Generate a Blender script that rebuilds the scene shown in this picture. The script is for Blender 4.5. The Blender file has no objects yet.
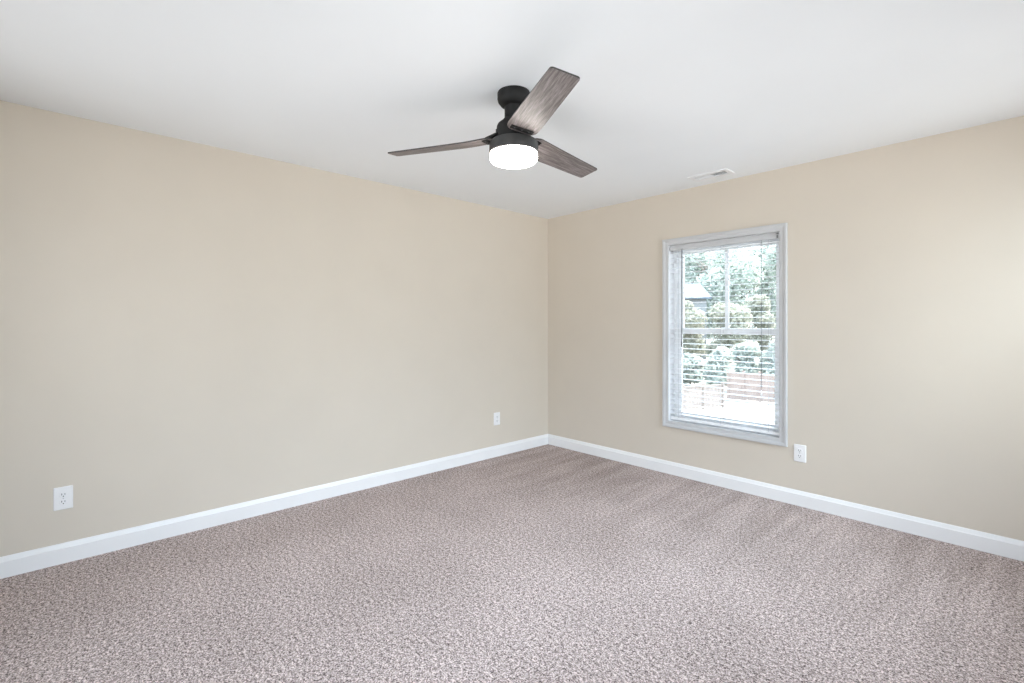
import bpy, bmesh, math, random
from mathutils import Vector, Matrix

# ------------------------------------------------------------------ camera, world, light
C = bpy.context.scene.collection
S = bpy.context.scene
PI = math.pi
H = 2.44            # ceiling height
W = 4.30            # room size along x (left wall is x = 0)
L = 4.76            # room size along y (window wall is y = L)
CAM = Vector((3.587, L - 3.859, 1.295))
F = 483.6           # focal length in pixels of the 1024 px wide frame
AX = Vector((-0.7333, 0.6799, 0)).normalized()

cam_data = bpy.data.cameras.new('camera')
cam = bpy.data.objects.new('camera', cam_data)
C.objects.link(cam)
cam_data.sensor_width = 36.0
cam_data.lens = F / 1024 * 36.0
cam_data.shift_y = -(341.5 - 324.5) / 1024
cam_data.clip_start = 0.02
cam_data.clip_end = 500
cam.location = CAM
cam.rotation_euler = AX.to_track_quat('-Z', 'Y').to_euler()
S.camera = cam

world = bpy.data.worlds.new('sky')
S.world = world
world.use_nodes = True
bg = world.node_tree.nodes['Background']
# daylight by height: pale sunlit ground below, dull tree line at the horizon, bright sky above
_nt = world.node_tree
_tc = _nt.nodes.new('ShaderNodeTexCoord')
_sp = _nt.nodes.new('ShaderNodeSeparateXYZ')
_mr = _nt.nodes.new('ShaderNodeMapRange')
_mr.inputs[1].default_value = -0.6
_mr.inputs[2].default_value = 0.6
_rp = _nt.nodes.new('ShaderNodeValToRGB')
_el = _rp.color_ramp.elements
for _ in range(3): _el.new(0.5)
for _e, (_p, _c) in zip(_el, ((0.0, (0.93, 0.95, 0.97)), (0.40, (0.80, 0.84, 0.87)), (0.48, (0.42, 0.47, 0.50)),
                              (0.58, (0.50, 0.58, 0.66)), (0.72, (0.86, 1.04, 1.25)))):
    _e.position = _p
    _e.color = (*_c, 1)
_nt.links.new(_tc.outputs['Generated'], _sp.inputs[0])
_nt.links.new(_sp.outputs['Z'], _mr.inputs[0])
_nt.links.new(_mr.outputs[0], _rp.inputs[0])
_nt.links.new(_rp.outputs[0], bg.inputs['Color'])
bg.inputs['Strength'].default_value = 5.8

def light(name, kind, loc, direction, energy, color, **kw):
    d = bpy.data.lights.new(name, kind)
    d.energy = energy
    d.color = color
    for k, v in kw.items():
        setattr(d, k, v)
    o = bpy.data.objects.new(name, d)
    C.objects.link(o)
    o.location = loc
    o.rotation_euler = Vector(direction).normalized().to_track_quat('-Z', 'Y').to_euler()
    return o

light('sun', 'SUN', (0, 0, 20), (-0.18, -0.5, -0.85), 19.0, (1.0, 0.97, 0.92), angle=0.01)
# added fill lamps that boost the daylight through the two unseen windows
light('daylight_fill_side', 'AREA', (W + 1.0, 4.1, 2.40), (-1, -0.22, -0.42), 122, (0.64, 0.85, 1.0),
      shape='RECTANGLE', size=1.3, size_y=1.0)
light('daylight_fill_corner', 'AREA', (W + 0.5, 3.85, 1.5), (-1, 0.0, -0.15), 25, (1.0, 0.97, 0.95),
      shape='RECTANGLE', size=1.2, size_y=1.4)
light('daylight_fill_rear', 'AREA', (1.0, -0.5, 1.5), (0.0, 1, -0.15), 12, (1.0, 0.97, 0.95),
      shape='RECTANGLE', size=1.2, size_y=1.4)

S.view_settings.view_transform = 'Standard'
S.view_settings.look = 'None'
S.view_settings.exposure = 0.0
S.view_settings.gamma = 1.0
S.view_settings.use_curve_mapping = False
S.cycles.denoising_prefilter = 'NONE'
S.cycles.max_bounces = 12
S.cycles.diffuse_bounces = 8
S.cycles.transparent_max_bounces = 16
S.cycles.caustics_reflective = False
S.cycles.caustics_refractive = False
S.cycles.sample_clamp_indirect = 6.0

# ------------------------------------------------------------------ helpers
def tag(o, label=None, cat=None, group=None, kind=None):
    if label: o['label'] = label
    if cat: o['category'] = cat
    if group: o['group'] = group
    if kind: o['kind'] = kind
    return o

def empty(name, loc, rotz=0.0, **kw):
    o = bpy.data.objects.new(name, None)
    o.empty_display_size = 0.1
    C.objects.link(o)
    o.location = loc
    o.rotation_euler = (0, 0, rotz)
    return tag(o, **kw)

def obj(name, bm, mats, parent=None, smooth=None, bevel=None, segs=2):
    """Links the bmesh as one mesh object. smooth = auto smooth angle in degrees."""
    bmesh.ops.recalc_face_normals(bm, faces=bm.faces)
    if smooth is not None:
        lim = math.radians(smooth)
        for f in bm.faces:
            f.smooth = True
        for e in bm.edges:
            if len(e.link_faces) == 2 and e.calc_face_angle(0) > lim:
                e.smooth = False
    me = bpy.data.meshes.new(name)
    bm.to_mesh(me)
    bm.free()
    for m in (mats if isinstance(mats, (list, tuple)) else [mats]):
        me.materials.append(m)
    o = bpy.data.objects.new(name, me)
    C.objects.link(o)
    if parent:
        o.parent = parent
    if bevel:
        md = o.modifiers.new('bevel', 'BEVEL')
        md.width = bevel
        md.segments = segs
        md.limit_method = 'ANGLE'
        md.angle_limit = math.radians(40)
    return o

def box(bm, x0, x1, y0, y1, z0, z1, mi=0, mat=None):
    v = [bm.verts.new(p) for p in ((x0, y0, z0), (x1, y0, z0), (x1, y1, z0), (x0, y1, z0),
                                   (x0, y0, z1), (x1, y0, z1), (x1, y1, z1), (x0, y1, z1))]
    if mat is not None:
        for q in v: q.co = mat @ q.co
    for idx in ((0, 3, 2, 1), (4, 5, 6, 7), (0, 1, 5, 4), (1, 2, 6, 5), (2, 3, 7, 6), (3, 0, 4, 7)):
        f = bm.faces.new([v[i] for i in idx])
        f.material_index = mi
    return v

def lathe(bm, prof, n=64, center=(0, 0), cap=True):
    rings = []
    for r, z in prof:
        if r < 1e-6:
            rings.append([bm.verts.new((center[0], center[1], z))])
        else:
            rings.append([bm.verts.new((center[0] + r * math.cos(2 * PI * i / n),
                                        center[1] + r * math.sin(2 * PI * i / n), z)) for i in range(n)])
    for a, b in zip(rings, rings[1:]):
        for i in range(n):
            j = (i + 1) % n
            if len(a) == 1 and len(b) == 1: continue
            if len(a) == 1: bm.faces.new((a[0], b[i], b[j]))
            elif len(b) == 1: bm.faces.new((a[i], b[0], a[j]))
            else: bm.faces.new((a[i], b[i], b[j], a[j]))
    if cap:
        for ring in (rings[0], rings[-1]):
            if len(ring) > 1: bm.faces.new(ring)

def tube(bm, pts, rad, n=8):
    pts = [Vector(p) for p in pts]
    rads = rad if isinstance(rad, (list, tuple)) else [rad] * len(pts)
    rings = []
    for i, p in enumerate(pts):
        d = (pts[min(i + 1, len(pts) - 1)] - pts[max(i - 1, 0)]).normalized()
        a = d.orthogonal().normalized()
        b = d.cross(a)
        rings.append([bm.verts.new(p + (a * math.cos(2 * PI * k / n) + b * math.sin(2 * PI * k / n)) * rads[i]) for k in range(n)])
    for a, b in zip(rings, rings[1:]):
        # match the rings by nearest start vertex
        s = min(range(n), key=lambda k: (b[k].co - a[0].co - (pts[1] - pts[0])).length)
        for k in range(n):
            bm.faces.new((a[k], a[(k + 1) % n], b[(k + 1 + s) % n], b[(k + s) % n]))
    bm.faces.new(rings[0]); bm.faces.new(rings[-1])

def extrude_profile(bm, prof, a, b, up=(0, 0, 1), out=(0, 0, 0), mitre_a=0.0, mitre_b=0.0):
    """Sweeps a (depth, height) outline from point a to b; mitres shorten/lengthen the ends by height."""
    a, b, up, out = Vector(a), Vector(b), Vector(up), Vector(out)
    d = (b - a).normalized()
    A = [bm.verts.new(a + out * p[0] + up * p[1] + d * (mitre_a * p[1])) for p in prof]
    B = [bm.verts.new(b + out * p[0] + up * p[1] - d * (mitre_b * p[1])) for p in prof]
    n = len(prof)
    for i in range(n):
        j = (i + 1) % n
        bm.faces.new((A[i], A[j], B[j], B[i]))
    bm.faces.new(A); bm.faces.new(B)

# ------------------------------------------------------------------ materials
def new_mat(name):
    m = bpy.data.materials.new(name)
    m.use_nodes = True
    nt = m.node_tree
    b = nt.nodes['Principled BSDF']
    return m, nt, b

def N(nt, t, **kw):
    n = nt.nodes.new(t)
    for k, v in kw.items():
        if k in n.inputs: n.inputs[k].default_value = v
        else: setattr(n, k, v)
    return n

def ramp(nt, fac, stops):
    r = nt.nodes.new('ShaderNodeValToRGB')
    el = r.color_ramp.elements
    while len(el) < len(stops): el.new(0.5)
    for e, (p, c) in zip(el, stops):
        e.position = p
        e.color = (*c, 1)
    nt.links.new(fac, r.inputs['Fac'])
    return r.outputs['Color']

def mixc(nt, a, b, fac, mode='MIX'):
    m = nt.nodes.new('ShaderNodeMix')
    m.data_type = 'RGBA'
    m.blend_type = mode
    for sock, val in ((m.inputs[6], a), (m.inputs[7], b), (m.inputs[0], fac)):
        if hasattr(val, 'is_output'): nt.links.new(val, sock)
        elif isinstance(val, (int, float)): sock.default_value = val
        else: sock.default_value = (*val, 1)
    return m.outputs[2]

def coords(nt, scale=(1, 1, 1), rot=(0, 0, 0), which='Object'):
    tc = nt.nodes.new('ShaderNodeTexCoord')
    mp = nt.nodes.new('ShaderNodeMapping')
    mp.inputs['Scale'].default_value = scale
    mp.inputs['Rotation'].default_value = rot
    nt.links.new(tc.outputs[which], mp.inputs['Vector'])
    return mp.outputs['Vector']

def noise(nt, vec, scale, detail=2.0, rough=0.5):
    n = N(nt, 'ShaderNodeTexNoise', Scale=scale, Detail=detail, Roughness=rough)
    nt.links.new(vec, n.inputs['Vector'])
    return n.outputs['Fac']

def bump(nt, b, height, strength, dist):
    bp = N(nt, 'ShaderNodeBump', Strength=strength, Distance=dist)
    nt.links.new(height, bp.inputs['Height'])
    nt.links.new(bp.outputs['Normal'], b.inputs['Normal'])

def plain(name, color, rough=0.5, metallic=0.0, var=0.03, scale=12.0, bump_s=0.0, bump_scale=200.0, spec=0.5):
    m, nt, b = new_mat(name)
    v = coords(nt)
    lo = tuple(c * (1 - var) for c in color)
    hi = tuple(min(1, c * (1 + var)) for c in color)
    nt.links.new(ramp(nt, noise(nt, v, scale, 3), [(0.3, lo), (0.7, hi)]), b.inputs['Base Color'])
    b.inputs['Roughness'].default_value = rough
    b.inputs['Metallic'].default_value = metallic
    b.inputs['Specular IOR Level'].default_value = spec
    if bump_s:
        bump(nt, b, noise(nt, v, bump_scale, 3), bump_s, 0.002)
    return m

M_WALL = plain('beige_wall_paint', (0.638, 0.574, 0.486), 0.75, var=0.012, scale=3, bump_s=0.12, bump_scale=160, spec=0.25)
M_CEIL = plain('white_ceiling_paint', (0.83, 0.855, 0.872), 0.85, var=0.01, scale=2, bump_s=0.12, bump_scale=120, spec=0.2)
M_TRIM = plain('white_gloss_trim', (0.83, 0.825, 0.815), 0.35, var=0.01, scale=5)
M_CASING = plain('shade_toned_white_trim', (0.545, 0.548, 0.55), 0.4, var=0.01, scale=5)  # white trim, with the backlit dimness around the window put into its colour
M_VINYL = plain('white_vinyl', (0.89, 0.895, 0.90), 0.4, var=0.01, scale=5)
M_PLASTIC = plain('white_plastic', (0.83, 0.82, 0.81), 0.3, var=0.01, scale=30)
M_SLOT = plain('dark_slot', (0.02, 0.02, 0.02), 0.6)
M_SCREW = plain('painted_screw', (0.55, 0.55, 0.56), 0.35, metallic=0.6)
M_BRONZE = plain('matte_dark_bronze', (0.008, 0.0078, 0.0075), 0.6, metallic=0.0, var=0.15, scale=40, spec=0.3)
M_BRONZE_GLOW = plain('glow_lightened_bronze', (0.045, 0.044, 0.043), 0.5, metallic=0.1, var=0.1, scale=40, spec=0.4)  # dark bronze made lighter: the lamp's glow on the housing is in the colour
M_STEEL = plain('small_steel', (0.16, 0.16, 0.165), 0.35, metallic=0.9)
M_VENT = plain('white_enamel', (0.80, 0.81, 0.82), 0.4, var=0.01)
M_DUCT = plain('dark_duct', (0.02, 0.02, 0.022), 0.7)
M_SHELL = plain('house_siding', (0.22, 0.23, 0.23), 0.8)
M_WAND = plain('grey_clear_plastic', (0.10, 0.105, 0.11), 0.3)
M_CORD = plain('blind_cord', (0.42, 0.42, 0.43), 0.8)

def slat_mat():
    m, nt, b = new_mat('white_slat')
    v = coords(nt)
    nt.links.new(ramp(nt, noise(nt, v, 8, 2), [(0.3, (0.85, 0.86, 0.87)), (0.7, (0.88, 0.89, 0.9))]), b.inputs['Base Color'])
    b.inputs['Roughness'].default_value = 0.4
    return m
M_SLAT = slat_mat()

def glass_mat(name='window_glass', tint=(0.985, 0.99, 0.988)):
    m, nt, b = new_mat(name)
    out = nt.nodes['Material Output']
    nt.nodes.remove(b)
    tr = N(nt, 'ShaderNodeBsdfTransparent')
    tr.inputs['Color'].default_value = (*tint, 1)
    gl = N(nt, 'ShaderNodeBsdfGlossy', Roughness=0.02)
    fr = N(nt, 'ShaderNodeFresnel', IOR=1.35)
    mx = N(nt, 'ShaderNodeMixShader')
    nt.links.new(fr.outputs[0], mx.inputs[0])
    nt.links.new(tr.outputs[0], mx.inputs[1])
    nt.links.new(gl.outputs[0], mx.inputs[2])
    nt.links.new(mx.outputs[0], out.inputs['Surface'])
    return m
M_GLASS = glass_mat()
M_DIM_GLASS = glass_mat('dimming_glass', (0.885, 0.885, 0.885))   # grey tint added to the unseen panes to cut their light

def carpet_mat():
    m, nt, b = new_mat('flecked_beige_carpet')
    v = coords(nt)
    fine = noise(nt, v, 150, 1.0, 0.9)
    mid = noise(nt, v, 62, 1.0, 0.8)
    mx = N(nt, 'ShaderNodeMix')
    mx.inputs[0].default_value = 0.36
    nt.links.new(fine, mx.inputs[2])
    nt.links.new(mid, mx.inputs[3])
    fleck = mx.outputs[0]
    base = ramp(nt, fleck, [(0.37, (0.10, 0.075, 0.069)), (0.46, (0.325, 0.265, 0.248)),
                            (0.53, (0.49, 0.405, 0.380)), (0.61, (0.79, 0.685, 0.65))])
    # pile laid over by the vacuum cleaner: long strokes pulled away from the window wall, broad patches elsewhere
    vs = coords(nt, (5.5, 0.55, 1), (0, 0, math.radians(-6)))
    strokes = noise(nt, vs, 1.6, 3, 0.6)
    patches = noise(nt, v, 1.7, 4, 0.6)
    s = ramp(nt, strokes, [(0.38, (0.86, 0.85, 0.84)), (0.52, (0.99, 0.99, 0.99)), (0.64, (1.09, 1.09, 1.09))])
    p = ramp(nt, patches, [(0.36, (0.93, 0.925, 0.92)), (0.62, (1.06, 1.06, 1.06))])
    sep = N(nt, 'ShaderNodeSeparateXYZ')
    nt.links.new(v, sep.inputs[0])
    mr = N(nt, 'ShaderNodeMapRange')
    mr.inputs[1].default_value = L - 1.7
    mr.inputs[2].default_value = L - 0.5
    nt.links.new(sep.outputs['Y'], mr.inputs[0])
    col = mixc(nt, base, p, 1.0, 'MULTIPLY')
    col2 = mixc(nt, col, s, 1.0, 'MULTIPLY')
    col3 = mixc(nt, col, col2, mr.outputs[0])
    nt.links.new(col3, b.inputs['Base Color'])
    b.inputs['Roughness'].default_value = 1.0
    b.inputs['Specular IOR Level'].default_value = 0.05
    vor = N(nt, 'ShaderNodeTexVoronoi', Scale=190.0)
    nt.links.new(v, vor.inputs['Vector'])
    ad = N(nt, 'ShaderNodeMath', operation='ADD')
    nt.links.new(vor.outputs['Distance'], ad.inputs[0])
    nt.links.new(fleck, ad.inputs[1])
    bump(nt, b, ad.outputs[0], 0.35, 0.005)
    return m
M_CARPET = carpet_mat()

def blade_mat():
    m, nt, b = new_mat('weathered_grey_wood')
    v = coords(nt, (2.2, 34, 20))
    g = noise(nt, v, 3.0, 6, 0.7)
    v2 = coords(nt, (5, 90, 20))
    g2 = noise(nt, v2, 3.0, 3, 0.6)
    col = ramp(nt, g, [(0.32, (0.075, 0.062, 0.060)), (0.5, (0.18, 0.155, 0.150)), (0.66, (0.31, 0.28, 0.275))])
    c2 = ramp(nt, g2, [(0.35, (0.72, 0.70, 0.69)), (0.6, (1.08, 1.07, 1.07))])
    nt.links.new(mixc(nt, col, c2, 1.0, 'MULTIPLY'), b.inputs['Base Color'])
    b.inputs['Roughness'].default_value = 0.5
    return m
M_BLADE = blade_mat()
M_EDGE = plain('dark_blade_edge', (0.03, 0.026, 0.025), 0.5)

def lamp_mat():
    m, nt, b = new_mat('lit_opal_glass')
    b.inputs['Base Color'].default_value = (0.9, 0.9, 0.9, 1)
    b.inputs['Roughness'].default_value = 0.3
    b.inputs['Emission Color'].default_value = (1.0, 0.95, 0.88, 1)
    b.inputs['Emission Strength'].default_value = 26.0
    return m
M_LAMP = lamp_mat()

# ------------------------------------------------------------------ room shell
T = 0.16            # wall thickness
WX0, WX1, WZ0, WZ1 = 1.432, 2.318, 0.461, 1.980       # opening of the window in the photo

def struct(o):
    return tag(o, kind='structure')

bm = bmesh.new(); box(bm, -T, W + T, -T, L + T, -0.2, 0.0)
struct(obj('floor', bm, M_CARPET))

VX0, VX1, VY0, VY1 = 1.785, 2.028, 4.496, 4.578       # hole of the ceiling register
bm = bmesh.new()
box(bm, -T, VX0, -T, L + T, H, H + 0.2)
box(bm, VX1, W + T, -T, L + T, H, H + 0.2)
box(bm, VX0, VX1, -T, VY0, H, H + 0.2)
box(bm, VX0, VX1, VY1, L + T, H, H + 0.2)
struct(obj('ceiling', bm, M_CEIL))

bm = bmesh.new(); box(bm, -T, 0, -T, L + T, 0, H)
struct(obj('wall_left', bm, M_WALL))

def wall_with_hole(name, axis, pos0, pos1, a0, a1, h0, h1, z0, z1):
    bm = bmesh.new()
    for (p, q, r, s) in ((a0, h0, 0, H), (h1, a1, 0, H), (h0, h1, 0, z0), (h0, h1, z1, H)):
        if axis == 'y': box(bm, p, q, pos0, pos1, r, s)
        else: box(bm, pos0, pos1, p, q, r, s)
    return struct(obj(name, bm, M_WALL))

wall_with_hole('wall_right', 'y', L, L + T, 0, W, WX0 - 0.012, WX1 + 0.012, WZ0 - 0.012, WZ1 + 0.012)
wall_with_hole('wall_near', 'x', W, W + T, -T, L + T, 0.35, 4.60, 0.40, 2.20)
wall_with_hole('wall_rear', 'y', -T, 0, 0, W, 0.40, 4.10, 0.40, 2.20)

# baseboards: flat board with an eased, bevelled cap
BB = [(0, 0), (0.014, 0), (0.014, 0.082), (0.0105, 0.086), (0.009, 0.094), (0.004, 0.106), (0, 0.108)]
for name, a, b_, out in (('baseboard_left', (0, 0.0, 0), (0, L, 0), (1, 0, 0)),
                         ('baseboard_right', (0.0, L, 0), (W, L, 0), (0, -1, 0)),
                         ('baseboard_near', (W, 0, 0), (W, L, 0), (-1, 0, 0)),
                         ('baseboard_rear', (0, 0, 0), (W, 0, 0), (0, 1, 0))):
    bm = bmesh.new()
    extrude_profile(bm, BB, a, b_, out=out)
    struct(obj(name, bm, M_TRIM, smooth=30))

# ------------------------------------------------------------------ window in the right wall
def rect_ring(bm, x0, x1, z0, z1, wx, wz, y0, y1):
    """Four-member rectangular ring: stiles wx wide, rails wz high."""
    box(bm, x0, x0 + wx, y0, y1, z0, z1)
    box(bm, x1 - wx, x1, y0, y1, z0, z1)
    box(bm, x0 + wx, x1 - wx, y0, y1, z0, z0 + wz)
    box(bm, x0 + wx, x1 - wx, y0, y1, z1 - wz, z1)

win = empty('window_1', (0, 0, 0), kind='structure')

# casing with a stepped moulding profile, mitred at the corners, sunk nowhere: sits on the wall face
cas = bmesh.new()
CW = 0.054
# profile: (out from wall, distance outwards from the opening)
CP = [(0, 0.0), (0.010, 0.0), (0.012, 0.006), (0.012, 0.024), (0.015, 0.030), (0.019, 0.038), (0.020, CW - 0.004), (0.017, CW), (0, CW)]
x0, x1, z0, z1 = WX0, WX1, WZ0, WZ1
cs = [Vector((x0, L, z0)), Vector((x1, L, z0)), Vector((x1, L, z1)), Vector((x0, L, z1))]
dirs = [Vector((-1, 0, -1)), Vector((1, 0, -1)), Vector((1, 0, 1)), Vector((-1, 0, 1))]
rings = [[cas.verts.new(c + d * p[1] + Vector((0, -p[0], 0))) for p in CP] for c, d in zip(cs, dirs)]
for k in range(4):
    A, B = rings[k], rings[(k + 1) % 4]
    for i in range(len(CP)):
        j = (i + 1) % len(CP)
        cas.faces.new((A[i], A[j], B[j], B[i]))
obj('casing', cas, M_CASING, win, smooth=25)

# jamb lining of the opening
bm = bmesh.new()
rect_ring(bm, x0 - 0.012, x1 + 0.012, z0 - 0.012, z1 + 0.012, 0.012, 0.012, L, L + T)
obj('jamb', bm, M_SLAT, win)
# vinyl frame and the two sashes
FY0 = L + 0.088
bm = bmesh.new()
rect_ring(bm, x0, x1, z0, z1, 0.026, 0.028, FY0, L + T + 0.01)
obj('frame', bm, M_VINYL, win, bevel=0.003)
ZM = 1.238
bm = bmesh.new()
sx0, sx1 = x0 + 0.026, x1 - 0.026
rect_ring(bm, sx0, sx1, z0 + 0.028, ZM + 0.022, 0.040, 0.044, FY0 + 0.004, FY0 + 0.032)
lower = obj('sash', bm, M_VINYL, win, bevel=0.003)
bm = bmesh.new(); box(bm, sx0 + 0.036, sx1 - 0.036, FY0 + 0.016, FY0 + 0.020, z0 + 0.068, ZM - 0.018)
obj('pane', bm, M_GLASS, lower)
bm = bmesh.new()
rect_ring(bm, sx0, sx1, ZM - 0.022, z1 - 0.028, 0.040, 0.044, FY0 + 0.036, FY0 + 0.064)
upper = obj('sash', bm, M_VINYL, win, bevel=0.003)
bm = bmesh.new(); box(bm, sx0 + 0.036, sx1 - 0.036, FY0 + 0.048, FY0 + 0.052, ZM + 0.018, z1 - 0.070)
obj('pane', bm, M_GLASS, upper)
xm = (x0 + x1) / 2
bm = bmesh.new(); box(bm, xm - 0.014, xm + 0.014, FY0 + 0.040, FY0 + 0.060, ZM + 0.020, z1 - 0.070)
obj('muntin', bm, M_VINYL, upper, bevel=0.002)
bm = bmesh.new(); box(bm, xm - 0.03, xm + 0.03, FY0 + 0.0045, FY0 + 0.03, ZM + 0.0215, ZM + 0.034)
obj('sash_lock', bm, M_VINYL, win, bevel=0.003)

# two unseen windows, added and made wide to light the room evenly: frames with panes
def plain_window(name, axis, a0, a1, z0, z1, p0, p1, outer):
    w = empty(name, (0, 0, 0), kind='structure')
    def bx(bm, u0, u1, q0, q1, r0, r1):
        if axis == 'y': box(bm, u0, u1, q0, q1, r0, r1)
        else: box(bm, q0, q1, u0, u1, r0, r1)
    bm = bmesh.new()
    n = 3
    st = (a1 - a0 - 0.05) / n
    for k in range(n + 1):
        bx(bm, a0 + k * st, a0 + k * st + 0.05, p0, p1, z0, z1)
    for k in range(n):
        bx(bm, a0 + k * st + 0.05, a0 + (k + 1) * st, p0, p1, z0, z0 + 0.05)
        bx(bm, a0 + k * st + 0.05, a0 + (k + 1) * st, p0, p1, z1 - 0.05, z1)
    obj('frame', bm, M_VINYL, w)
    pm = (p0 + p1) / 2
    for k in range(n):
        bm = bmesh.new(); bx(bm, a0 + k * st + 0.05, a0 + (k + 1) * st, pm - 0.002, pm + 0.002, z0 + 0.05, z1 - 0.05)
        obj('pane', bm, M_DIM_GLASS, w)
plain_window('unseen_window_2', 'x', 0.35, 4.60, 0.40, 2.20, W + 0.09, W + 0.14, 1)
plain_window('unseen_window_3', 'y', 0.40, 4.10, 0.40, 2.20, -0.14, -0.09, -1)

# ------------------------------------------------------------------ blind
bl = empty('window_blind', ((x0 + x1) / 2, L + 0.036, z0 + 0.012),
           label='white horizontal slat blind with open slats hung inside the window frame', cat='blind')
bo = bl.location
def rel(p): return Vector(p) - bo
SX0, SX1 = x0 + 0.006, x1 - 0.006
SY = L + 0.040
def bbox(bm, x0, x1, y0, y1, z0, z1, mi=0):
    box(bm, x0 - bo.x, x1 - bo.x, y0 - bo.y, y1 - bo.y, z0 - bo.z, z1 - bo.z, mi)

bm = bmesh.new()
bbox(bm, SX0, SX1, L + 0.016, L + 0.066, 1.936, z1)
obj('headrail', bm, M_SLAT, bl, bevel=0.002)
bm = bmesh.new()
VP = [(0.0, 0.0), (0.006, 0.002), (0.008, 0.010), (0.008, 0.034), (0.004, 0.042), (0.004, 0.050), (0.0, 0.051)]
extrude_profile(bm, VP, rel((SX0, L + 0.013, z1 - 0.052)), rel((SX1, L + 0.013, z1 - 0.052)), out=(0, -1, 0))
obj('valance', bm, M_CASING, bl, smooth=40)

random.seed(4)
bm = bmesh.new()
PITCH = 0.0435
zb = 0.507
nsl = int((1.93 - zb) / PITCH) + 1
slat_z = [zb + PITCH * (i + 0.35) for i in range(nsl) if zb + PITCH * (i + 0.35) < 1.928]
for z in slat_z:
    tilt = math.radians(2.0 + random.uniform(-1.0, 1.0))
    dz = random.uniform(-0.001, 0.001)
    n = 5
    top, bot = [], []
    for i in range(n + 1):
        s = i / n - 0.5
        yy = SY + s * 0.050 * math.cos(tilt)
        zz = z + dz + s * 0.050 * math.sin(tilt) + 0.0022 * (1 - (2 * s) ** 2)
        for xx, side in ((SX0 + 0.003, 0), (SX1 - 0.003, 1)):
            top.append(bm.verts.new(rel((xx, yy, zz + 0.0014))))
            bot.append(bm.verts.new(rel((xx, yy, zz - 0.0014))))
    for i in range(n):
        a, b_, c, d = 2 * i, 2 * i + 1, 2 * i + 3, 2 * i + 2
        bm.faces.new((top[a], top[b_], top[c], top[d]))
        bm.faces.new((bot[a], bot[d], bot[c], bot[b_]))
        bm.faces.new((top[a], top[d], bot[d], bot[a]))
        bm.faces.new((top[b_], bot[b_], bot[c], top[c]))
    bm.faces.new((top[0], bot[0], bot[1], top[1]))
    bm.faces.new((top[-1], bot[-1], bot[-2], top[-2]))
obj('slats', bm, M_SLAT, bl, smooth=35)
bm = bmesh.new()
bbox(bm, SX0 + 0.003, SX1 - 0.003, SY - 0.026, SY + 0.026, z0 + 0.013, z0 + 0.036)
obj('bottom_rail', bm, M_SLAT, bl, bevel=0.003)
# ladder cords, front and back strings
for lx in (1.515, xm, 2.236):
    bm = bmesh.new()
    for yy in (SY - 0.027, SY + 0.027):
        tube(bm, [rel((lx, yy, z0 + 0.03)), rel((lx, yy, 1.94))], 0.0009, 6)
    obj('ladder_cord', bm, M_CORD, bl)
# tilt wand at the left, lift cord at the right
bm = bmesh.new()
tube(bm, [rel((1.553, L - 0.002, 1.928)), rel((1.553, L - 0.004, 1.115))], 0.0042, 6)
tube(bm, [rel((1.553, L - 0.004, 1.150)), rel((1.553, L - 0.004, 1.105))], 0.0058, 6)
wand = obj('wand', bm, M_WAND, bl, smooth=50)
bm = bmesh.new()
tube(bm, [rel((1.553, L + 0.015, 1.945)), rel((1.553, L - 0.002, 1.938)), rel((1.553, L - 0.002, 1.922))], 0.002, 6)
obj('hook', bm, M_STEEL, wand)
bm = bmesh.new()
tube(bm, [rel((2.189, L + 0.002, 1.932)), rel((2.189, L + 0.001, 0.80))], 0.0012, 6)
tube(bm, [rel((2.194, L + 0.002, 1.932)), rel((2.193, L + 0.001, 0.82))], 0.0012, 6)
lift = obj('lift_cord', bm, M_WAND, bl)
bm = bmesh.new()
lathe(bm, [(0.0015, 0.80), (0.004, 0.795), (0.0065, 0.765), (0.006, 0.760), (0.0, 0.760)], 12, (0, 0))
for v in bm.verts: v.co = rel((v.co.x + 2.191, v.co.y + L + 0.001, v.co.z))
obj('tassel', bm, M_SLAT, lift, smooth=40)
# metal clip that holds the valance at its right end
bm = bmesh.new()
bbox(bm, 2.296, 2.306, L + 0.002, L + 0.006, 1.934, 1.956)
bbox(bm, 2.292, 2.309, L + 0.000, L + 0.010, 1.962, 1.969)
obj('valance_clip', bm, M_STEEL, bl)

# ------------------------------------------------------------------ ceiling fan
FX, FY, FZ = 1.8385, 2.534, H
fan = empty('ceiling_fan', (FX, FY, FZ), label='dark bronze ceiling fan with three grey wood blades and lit drum light', cat='ceiling fan')
def fz(z): return z - H

bm = bmesh.new()
lathe(bm, [(0.0, 0.0), (0.079, 0.0), (0.081, -0.004), (0.081, fz(2.408)), (0.078, fz(2.396)), (0.064, fz(2.378)), (0.050, fz(2.371)), (0.0, fz(2.371))], 72)
obj('canopy', bm, M_BRONZE, fan, smooth=35)
bm = bmesh.new()
lathe(bm, [(0.046, fz(2.372)), (0.0455, fz(2.335)), (0.0455, fz(2.312)), (0.0, fz(2.312))], 48, cap=False)
obj('neck', bm, M_BRONZE, fan, smooth=35)
bm = bmesh.new()
lathe(bm, [(0.0, fz(2.314)), (0.047, fz(2.314)), (0.058, fz(2.300)), (0.078, fz(2.284)), (0.084, fz(2.272)), (0.084, fz(2.200)), (0.0, fz(2.200))], 72)
motor = obj('motor_housing', bm, M_BRONZE, fan, smooth=35)
bm = bmesh.new()
lathe(bm, [(0.0, fz(2.201)), (0.100, fz(2.201)), (0.114, fz(2.197)), (0.1205, fz(2.188)), (0.1215, fz(2.141)), (0.117, fz(2.139)), (0.0, fz(2.139))], 72)
obj('light_housing', bm, M_BRONZE_GLOW, fan, smooth=35)
bm = bmesh.new()
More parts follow.
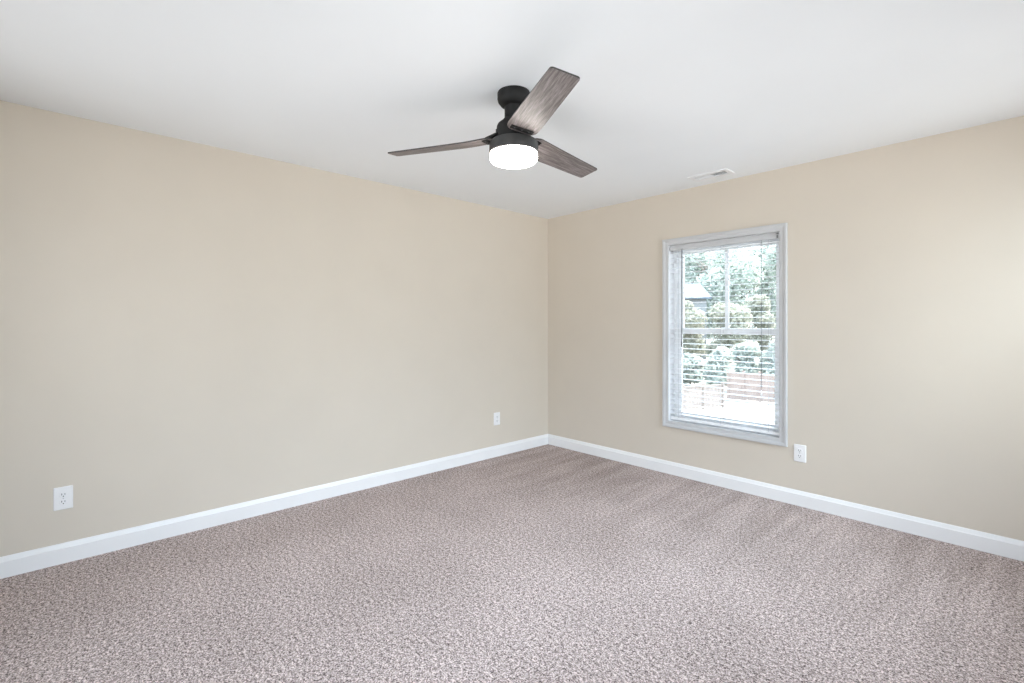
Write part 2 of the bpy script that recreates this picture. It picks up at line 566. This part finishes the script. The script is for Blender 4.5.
lathe(bm, [(0.1165, fz(2.1395)), (0.1175, fz(2.118)), (0.1155, fz(2.107)), (0.108, fz(2.0995)), (0.094, fz(2.0965)), (0.05, fz(2.095)), (0.0, fz(2.0945))], 72, cap=False)
obj('light_shade', bm, M_LAMP, fan, smooth=50)

BLR, BLW0, BLW1, PIT = 0.657, 0.149, 0.1225, -0.207
def blade_bm(lift=0.0):
    bm = bmesh.new()
    R0 = 0.098
    out = []
    cr = 0.014
    # half outline from root to tip (x radial, y half width)
    half = [(R0, 0.050), (0.110, 0.062), (0.128, 0.071), (0.145, BLW0 / 2), (0.17, BLW0 / 2), (0.20, BLW0 / 2 + 0.0005), (0.24, BLW0 / 2), (0.30, 0.0725), (0.45, 0.0675), (BLR - cr, BLW1 / 2)]
    for k in range(1, 7):
        a = PI / 2 * k / 6
        half.append((BLR - cr + cr * math.sin(a), BLW1 / 2 - cr + cr * math.cos(a)))
    loop = half + [(x, -y) for x, y in reversed(half)]
    th = 0.003
    top = [bm.verts.new((x, y, th)) for x, y in loop]
    bot = [bm.verts.new((x, y, -th)) for x, y in loop]
    bm.faces.new(top)
    bm.faces.new(list(reversed(bot)))
    for v in top + bot:
        v.co.z += lift * max(0.0, (0.28 - v.co.x) / 0.16) ** 1.5
    n = len(loop)
    for i in range(n):
        j = (i + 1) % n
        f = bm.faces.new((top[i], bot[i], bot[j], top[j]))
        f.material_index = 1
    return bm
BLADE_Z = 2.2115
blade_mesh = None
for k, droop in ((0, 0.0048), (1, -0.0308), (2, -0.0327)):
    a = -0.457 + k * 2 * PI / 3
    rot = Matrix.Rotation(a, 4, 'Z') @ Matrix.Rotation(-math.atan(droop), 4, 'Y') @ Matrix.Rotation(PIT, 4, 'X')
    b_ = obj('blade', blade_bm(0.0 if k == 0 else 0.008), [M_BLADE, M_EDGE], fan)
    b_.matrix_local = Matrix.Translation((0, 0, fz(BLADE_Z))) @ rot
    bm = bmesh.new()
    # clamp plate below the blade root with an arm into the motor
    box(bm, 0.120, 0.150, -0.056, 0.056, -0.0085, -0.0031)
    arm = box(bm, 0.070, 0.132, -0.046, 0.058, -0.0031, 0.0075)
    for q in arm:          # the arm climbs from the blade root to the motor
        if q.co.x < 0.1: q.co.z += 0.020; q.co.y *= 0.85
    for q in bm.verts:
        q.co.z += (0.0 if k == 0 else 0.008) * max(0.0, (0.28 - max(q.co.x, 0.12)) / 0.16) ** 1.5
    iron = obj('blade_iron', bm, M_BRONZE, b_, bevel=0.002)
    for sy in (-0.036, 0.0, 0.036):
        bm = bmesh.new()
        dz = 0.0 if k == 0 else 0.0068
        lathe(bm, [(0.0, dz - 0.0105), (0.003, dz - 0.0102), (0.0046, dz - 0.0085), (0.0046, dz - 0.0080)], 12, (0.136, sy), cap=False)
        obj('screw', bm, M_STEEL, b_, smooth=40)
# the reversing switch stub on the housing
bm = bmesh.new()
sa = math.radians(213)
mt = Matrix.Rotation(sa, 4, 'Z')
box(bm, 0.082, 0.090, -0.010, 0.010, fz(2.232), fz(2.268), mat=mt)
obj('switch', bm, M_BRONZE, fan, bevel=0.0015)

# ------------------------------------------------------------------ ceiling register
vx, vy = 1.9065, 4.537
vent = empty('ceiling_vent', (vx, vy, H), label='white louvred air vent in the ceiling above the window', cat='vent')
bm = bmesh.new()
ox, oy = 0.152, 0.076
ix, iy = 0.119, 0.040
# sloping flange frame
def ring(bm, rects):
    R = []
    for hx, hy, z in rects:
        R.append([bm.verts.new(p) for p in ((-hx, -hy, z), (hx, -hy, z), (hx, hy, z), (-hx, hy, z))])
    for A, B in zip(R, R[1:]):
        for i in range(4):
            j = (i + 1) % 4
            bm.faces.new((A[i], A[j], B[j], B[i]))
ring(bm, [(ix, iy, 0.004), (ix, iy, -0.0065), (ix + 0.008, iy + 0.008, -0.0075), (ox - 0.004, oy - 0.004, -0.0075), (ox, oy, -0.0055), (ox, oy, 0.0), (ix, iy, 0.004)])
obj('frame', bm, M_VENT, vent)
bm = bmesh.new()
box(bm, -0.004, 0.004, -iy, iy, -0.006, 0.010)
obj('centre_bar', bm, M_VENT, vent)
bm = bmesh.new()
nl = 9
for side in (-1, 1):
    for i in range(nl):
        cx_ = side * (0.010 + (i + 0.5) * (ix - 0.012) / nl)
        ang = math.radians(38) * (1 if side < 0 else -1)
        mt = Matrix.Translation((cx_, 0, 0.002)) @ Matrix.Rotation(ang, 4, 'Y')
        box(bm, -0.0006, 0.0006, -iy, iy, -0.0085, 0.0085, mat=mt)
obj('louvres', bm, M_VENT, vent)
bm = bmesh.new()
ring(bm, [(ix + 0.0015, iy + 0.0005, 0.004), (ix + 0.0015, iy + 0.0005, 0.15)])
bm.faces.new([bm.verts.new(p) for p in ((-ix, -iy, 0.149), (ix, -iy, 0.149), (ix, iy, 0.149), (-ix, iy, 0.149))])
obj('duct', bm, M_DUCT, vent)
for sx in (-1, 1):
    bm = bmesh.new()
    lathe(bm, [(0.0, -0.009), (0.003, -0.0085), (0.0042, -0.0065), (0.0042, -0.005)], 12, (sx * (ix + 0.018), 0), cap=False)
    obj('screw', bm, M_SCREW, vent, smooth=40)
bm = bmesh.new()
box(bm, -0.112, -0.104, -0.004, 0.004, -0.016, -0.004)
obj('damper_lever', bm, M_VENT, vent, bevel=0.001)

# ------------------------------------------------------------------ outlets (local: x along the wall, -y out of it, z up)
def rounded_rect(hx, hz, r, n=5):
    pts = []
    for cx_, cz, a0 in ((hx - r, hz - r, 0), (-hx + r, hz - r, 90), (-hx + r, -hz + r, 180), (hx - r, -hz + r, 270)):
        for k in range(n + 1):
            a = math.radians(a0 + 90 * k / n)
            pts.append((cx_ + r * math.cos(a), cz + r * math.sin(a)))
    return pts
def slab(bm, pts, steps, dx=0, dz=0):
    """Stack of scaled outlines: steps = [(y, inset)]"""
    R = []
    hx = max(p[0] for p in pts); hz = max(p[1] for p in pts)
    for y, ins in steps:
        R.append([bm.verts.new((dx + p[0] * (hx - ins) / hx, y, dz + p[1] * (hz - ins) / hz)) for p in pts])
    for A, B in zip(R, R[1:]):
        for i in range(len(A)):
            j = (i + 1) % len(A)
            bm.faces.new((A[i], A[j], B[j], B[i]))
    bm.faces.new(R[0]); bm.faces.new(R[-1])

def make_outlet(label, loc, rotz, plate=(0.0395, 0.0615)):
    r = empty('wall_outlet', loc, rotz, label=label, cat='electrical outlet', group='wall outlets')
    bm = bmesh.new()
    slab(bm, rounded_rect(plate[0], plate[1], 0.004), [(0, 0), (-0.003, 0.0), (-0.0058, 0.003), (-0.0062, 0.006)])
    obj('cover_plate', bm, M_PLASTIC, r, smooth=25)
    for dz in (0.0195, -0.0195):
        bm = bmesh.new()
        # rounded face flattened at top and bottom
        pts = []
        for k in range(40):
            a = 2 * PI * k / 40
            pts.append((0.0172 * math.cos(a), max(-0.0142, min(0.0142, 0.0172 * math.sin(a)))))
        slab(bm, pts, [(-0.006, 0), (-0.0078, 0.0), (-0.0084, 0.0008)], 0, dz)
        rc = obj('receptacle', bm, M_PLASTIC, r, smooth=25)
        bm = bmesh.new()
        box(bm, -0.0078, -0.0050, -0.0088, -0.0070, dz - 0.0020, dz + 0.0076)
        box(bm, 0.0050, 0.0076, -0.0088, -0.0070, dz - 0.0012, dz + 0.0068)
        slab(bm, [(0.0028 * math.cos(2 * PI * k / 16), 0.0028 * math.sin(2 * PI * k / 16) * (1.15 if k < 9 else 0.8)) for k in range(16)],
             [(-0.0070, 0), (-0.0088, 0)], 0, dz - 0.0088)
        obj('slots', bm, M_SLOT, rc)
    bm = bmesh.new()
    slab(bm, [(0.0032 * math.cos(2 * PI * k / 16), 0.0032 * math.sin(2 * PI * k / 16)) for k in range(16)], [(-0.006, 0), (-0.0072, 0), (-0.0076, 0.0008)])
    obj('screw', bm, M_SCREW, r)
    return r
make_outlet('white duplex outlet on the left wall nearest the camera, far from the corner', (0, 0.900, 0.352), PI / 2)
make_outlet('white duplex outlet on the left wall close to the room corner', (0, 4.022, 0.369), PI / 2)
make_outlet('white duplex outlet on the right wall just below the window corner', (2.452, L, 0.375), 0)

# ------------------------------------------------------------------ outdoors
GZ = -3.40
def px_ray(px, py):
    rt = AX.cross(Vector((0, 0, 1))).normalized()
    return AX + rt * ((px - 512) / F) + Vector((0, 0, 1)) * ((324.5 - py) / F)
def px_ground(px, py):
    d = px_ray(px, py)
    return CAM + d * ((GZ - CAM.z) / d.z)
def px_depth(px, depth):
    d = px_ray(px, 324.5)
    p = CAM + d * depth
    return Vector((p.x, p.y, GZ))

def ground_mat():
    m, nt, b = new_mat('pale_dry_lawn')
    v = coords(nt)
    nt.links.new(ramp(nt, noise(nt, v, 0.8, 6, 0.65), [(0.3, (0.20, 0.19, 0.165)), (0.55, (0.26, 0.25, 0.225)), (0.75, (0.31, 0.30, 0.28))]), b.inputs['Base Color'])
    b.inputs['Roughness'].default_value = 0.95
    return m
bm = bmesh.new()
box(bm, -70, 60, L + 1.0, 110, GZ - 0.3, GZ)
tag(obj('ground', bm, ground_mat()), kind='structure')

def wood_mat(name, a, b2):
    m, nt, b = new_mat(name)
    v = coords(nt, (6, 6, 0.8))
    nt.links.new(ramp(nt, noise(nt, v, 2.0, 5, 0.6), [(0.3, a), (0.7, b2)]), b.inputs['Base Color'])
    b.inputs['Roughness'].default_value = 0.85
    return m
M_FENCE = wood_mat('cedar_fence_wood', (0.225, 0.172, 0.148), (0.30, 0.24, 0.21))
M_FENCE2 = wood_mat('pale_fence_wood', (0.24, 0.20, 0.175), (0.31, 0.265, 0.235))

def fence(name, label, A, B, height, npost, mat, solid=True):
    A, B = Vector(A), Vector(B)
    d = B - A
    ln = d.length
    root = empty(name, A, math.atan2(d.y, d.x), label=label, cat='fence')
    step = ln / npost
    for i in range(npost + 1):
        bm = bmesh.new()
        xx = i * step
        box(bm, xx - 0.06, xx + 0.06, -0.06, 0.06, 0, height + 0.08)
        box(bm, xx - 0.08, xx + 0.08, -0.08, 0.08, height + 0.08, height + 0.12)
        obj('post', bm, mat, root)
    for i in range(npost):
        bm = bmesh.new()
        xa, xb = i * step + 0.06, (i + 1) * step - 0.06
        for hz in (0.25, height - 0.2):
            box(bm, xa, xb, 0.02, 0.06, hz, hz + 0.09)
        if solid:
            n = max(1, int((xb - xa) / 0.15))
            w = (xb - xa) / n
            for k in range(n):
                box(bm, xa + k * w + 0.004, xa + (k + 1) * w - 0.004, -0.004, 0.018, 0.05, height + (0.0 if k % 2 else -0.01))
        else:
            n = max(1, int((xb - xa) / 0.22))
            w = (xb - xa) / n
            for k in range(n):
                box(bm, xa + k * w + 0.02, xa + (k + 1) * w - 0.02, -0.004, 0.018, 0.08, height - 0.03)
            box(bm, xa, xb, -0.05, 0.05, height - 0.03, height + 0.02)
        obj('board_panel', bm, mat, root)
    return root
fence('garden_fence', 'brown cedar board fence outside, right half of the window view', px_ground(728, 399.5), px_ground(812, 406.5), 1.72, 5, M_FENCE)
fence('garden_fence', 'pale low wooden fence outside, lower left of the window view', px_ground(640, 415), px_ground(723, 407.5), 1.30, 4, M_FENCE2, solid=False)

def leaf_mat(name, a, b2, c):
    m, nt, b = new_mat(name)
    v = coords(nt)
    nt.links.new(ramp(nt, noise(nt, v, 1.8, 4, 0.7), [(0.32, a), (0.5, b2), (0.68, c)]), b.inputs['Base Color'])
    b.inputs['Roughness'].default_value = 0.6
    tl = N(nt, 'ShaderNodeBsdfTranslucent')
    nt.links.new(b.inputs['Base Color'].links[0].from_socket, tl.inputs['Color'])
    mx = N(nt, 'ShaderNodeMixShader')
    mx.inputs[0].default_value = 0.5
    nt.links.new(b.outputs[0], mx.inputs[1])
    nt.links.new(tl.outputs[0], mx.inputs[2])
    nt.links.new(mx.outputs[0], nt.nodes['Material Output'].inputs['Surface'])
    return m
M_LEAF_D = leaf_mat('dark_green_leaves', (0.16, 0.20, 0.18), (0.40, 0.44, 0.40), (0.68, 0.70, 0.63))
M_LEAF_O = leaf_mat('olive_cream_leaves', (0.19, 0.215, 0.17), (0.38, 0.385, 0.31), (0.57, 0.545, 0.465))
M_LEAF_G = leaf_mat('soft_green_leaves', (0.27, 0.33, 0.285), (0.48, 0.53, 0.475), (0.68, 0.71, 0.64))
M_BARK = wood_mat('grey_bark', (0.12, 0.10, 0.08), (0.22, 0.19, 0.16))

def crown_bm(rng, h, rx, base, n, size):
    bm = bmesh.new()
    blobs = [(Vector((rng.uniform(-.5, .5) * rx, rng.uniform(-.5, .5) * rx, base + (h - base) * rng.uniform(.2, .8))), rx * rng.uniform(.35, .6)) for _ in range(9)]
    blobs.append((Vector((0, 0, base + (h - base) * .5)), rx * .7))
    for _ in range(n):
        c, r = rng.choice(blobs)
        d = Vector((rng.gauss(0, 1), rng.gauss(0, 1), rng.gauss(0, 1))).normalized()
        p = c + d * r * rng.uniform(.55, 1.05)
        p.z = min(max(p.z, base * .6), h)
        nrm = (d + Vector((rng.gauss(0, .6), rng.gauss(0, .6), rng.gauss(0, .6)))).normalized()
        a = nrm.orthogonal().normalized()
        b = nrm.cross(a)
        t = rng.uniform(0, 2 * PI)
        a, b = a * math.cos(t) + b * math.sin(t), b * math.cos(t) - a * math.sin(t)
        s = size * rng.uniform(.6, 1.3)
        m_ = p + nrm * s * .15
        # a folded leaf spray: two quads with a crease
        v = [bm.verts.new(q) for q in (p - a * s, m_ - b * s * .0 , p + a * s)]
        q1 = bm.verts.new(p + b * s * .5); q2 = bm.verts.new(p - b * s * .5)
        bm.faces.new((v[0], v[1], q1)); bm.faces.new((v[1], v[2], q1))
        bm.faces.new((v[0], q2, v[1])); bm.faces.new((v[1], q2, v[2]))
    return bm
def trunk_bm(rng, h, r):
    bm = bmesh.new()
    tube(bm, [(0, 0, -0.05), (rng.uniform(-.1, .1), 0, h * .3), (rng.uniform(-.2, .2), rng.uniform(-.2, .2), h * .7), (0, 0, h * .9)], [r, r * .8, r * .5, r * .15], 10)
    for k in range(5):
        z = h * rng.uniform(.3, .65)
        a = rng.uniform(0, 2 * PI)
        e = Vector((math.cos(a), math.sin(a), .8)) * h * .22
        tube(bm, [(0, 0, z), tuple(e * .5 + Vector((0, 0, z))), tuple(e + Vector((0, 0, z)))], [r * .4, r * .25, r * .1], 6)
    return bm

def tree(name, label, cat, group, loc, h, rx, base, n, size, mat, seed):
    rng = random.Random(seed)
    root = empty(name, loc, rng.uniform(0, 6.28), label=label, cat=cat, group=group)
    cb = crown_bm(rng, h, rx, base, n, size)
    me = bpy.data.meshes.new('foliage')
    cb.to_mesh(me); cb.free()
    me.materials.append(mat)
    o = bpy.data.objects.new('foliage', me)
    C.objects.link(o); o.parent = root
    obj('trunk', trunk_bm(rng, h, h * .022), M_BARK, root, smooth=40)
    return root

ORD6 = ('leftmost of six', 'second of six from the left', 'third of six from the left', 'fourth of six from the left', 'fifth of six from the left', 'rightmost of six')
for i, (px, h, dep) in enumerate(((662, 3.7, 32.0), (690, 3.4, 34.4), (718, 3.7, 31.6), (745, 4.0, 33.9), (774, 4.0, 32.0), (803, 3.7, 34.4))):
    tree('shrub', 'dark green shrub just behind the outdoor fences, ' + ORD6[i], 'shrub', 'dark shrubs behind the fences',
         px_depth(px, dep), h, 1.15, 0.3, 4200, 0.13, M_LEAF_D, 10 + i)
ORD5 = ('leftmost of five', 'second of five from the left', 'middle of five', 'fourth of five from the left', 'rightmost of five')
for i, (px, h, dep) in enumerate(((650, 7.0, 37.6), (688, 7.4, 40.6), (727, 7.2, 37.2), (762, 8.0, 40.6), (800, 7.5, 36.8))):
    tree('leafy_tree', 'olive and cream leafed tree behind the dark shrubs, ' + ORD5[i],
         'tree', 'olive trees outside', px_depth(px, dep), h, 1.75, 0.8, 8000, 0.14, M_LEAF_O, 30 + i)
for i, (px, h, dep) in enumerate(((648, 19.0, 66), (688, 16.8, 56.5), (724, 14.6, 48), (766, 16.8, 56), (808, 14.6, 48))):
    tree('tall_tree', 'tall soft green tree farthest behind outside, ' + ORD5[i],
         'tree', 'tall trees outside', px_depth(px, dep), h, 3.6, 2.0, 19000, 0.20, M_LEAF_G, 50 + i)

# neighbour's house whose grey-blue roof shows between the trees
hp = px_depth(682, 45.0)
hs = empty('neighbour_house', hp, math.radians(47), label='house with a blue-grey roof between the trees outside', cat='house')
M_ROOF = plain('blue_grey_shingle', (0.10, 0.13, 0.16), 0.9, var=0.15, scale=4)
bm = bmesh.new(); box(bm, -3.0, 1.4, -2.2, 2.2, 0, 7.2)
obj('wall', bm, M_SHELL, hs)
bm = bmesh.new()
prof = [(-2.6, 7.1), (0, 8.5), (2.6, 7.1), (2.6, 6.95), (0, 8.35), (-2.6, 6.95)]
A = [bm.verts.new((-3.3, y, z)) for y, z in prof]; B = [bm.verts.new((1.7, y, z)) for y, z in prof]
for i in range(6):
    j = (i + 1) % 6
    bm.faces.new((A[i], A[j], B[j], B[i]))
bm.faces.new(A); bm.faces.new(B)
obj('roof', bm, M_ROOF, hs)
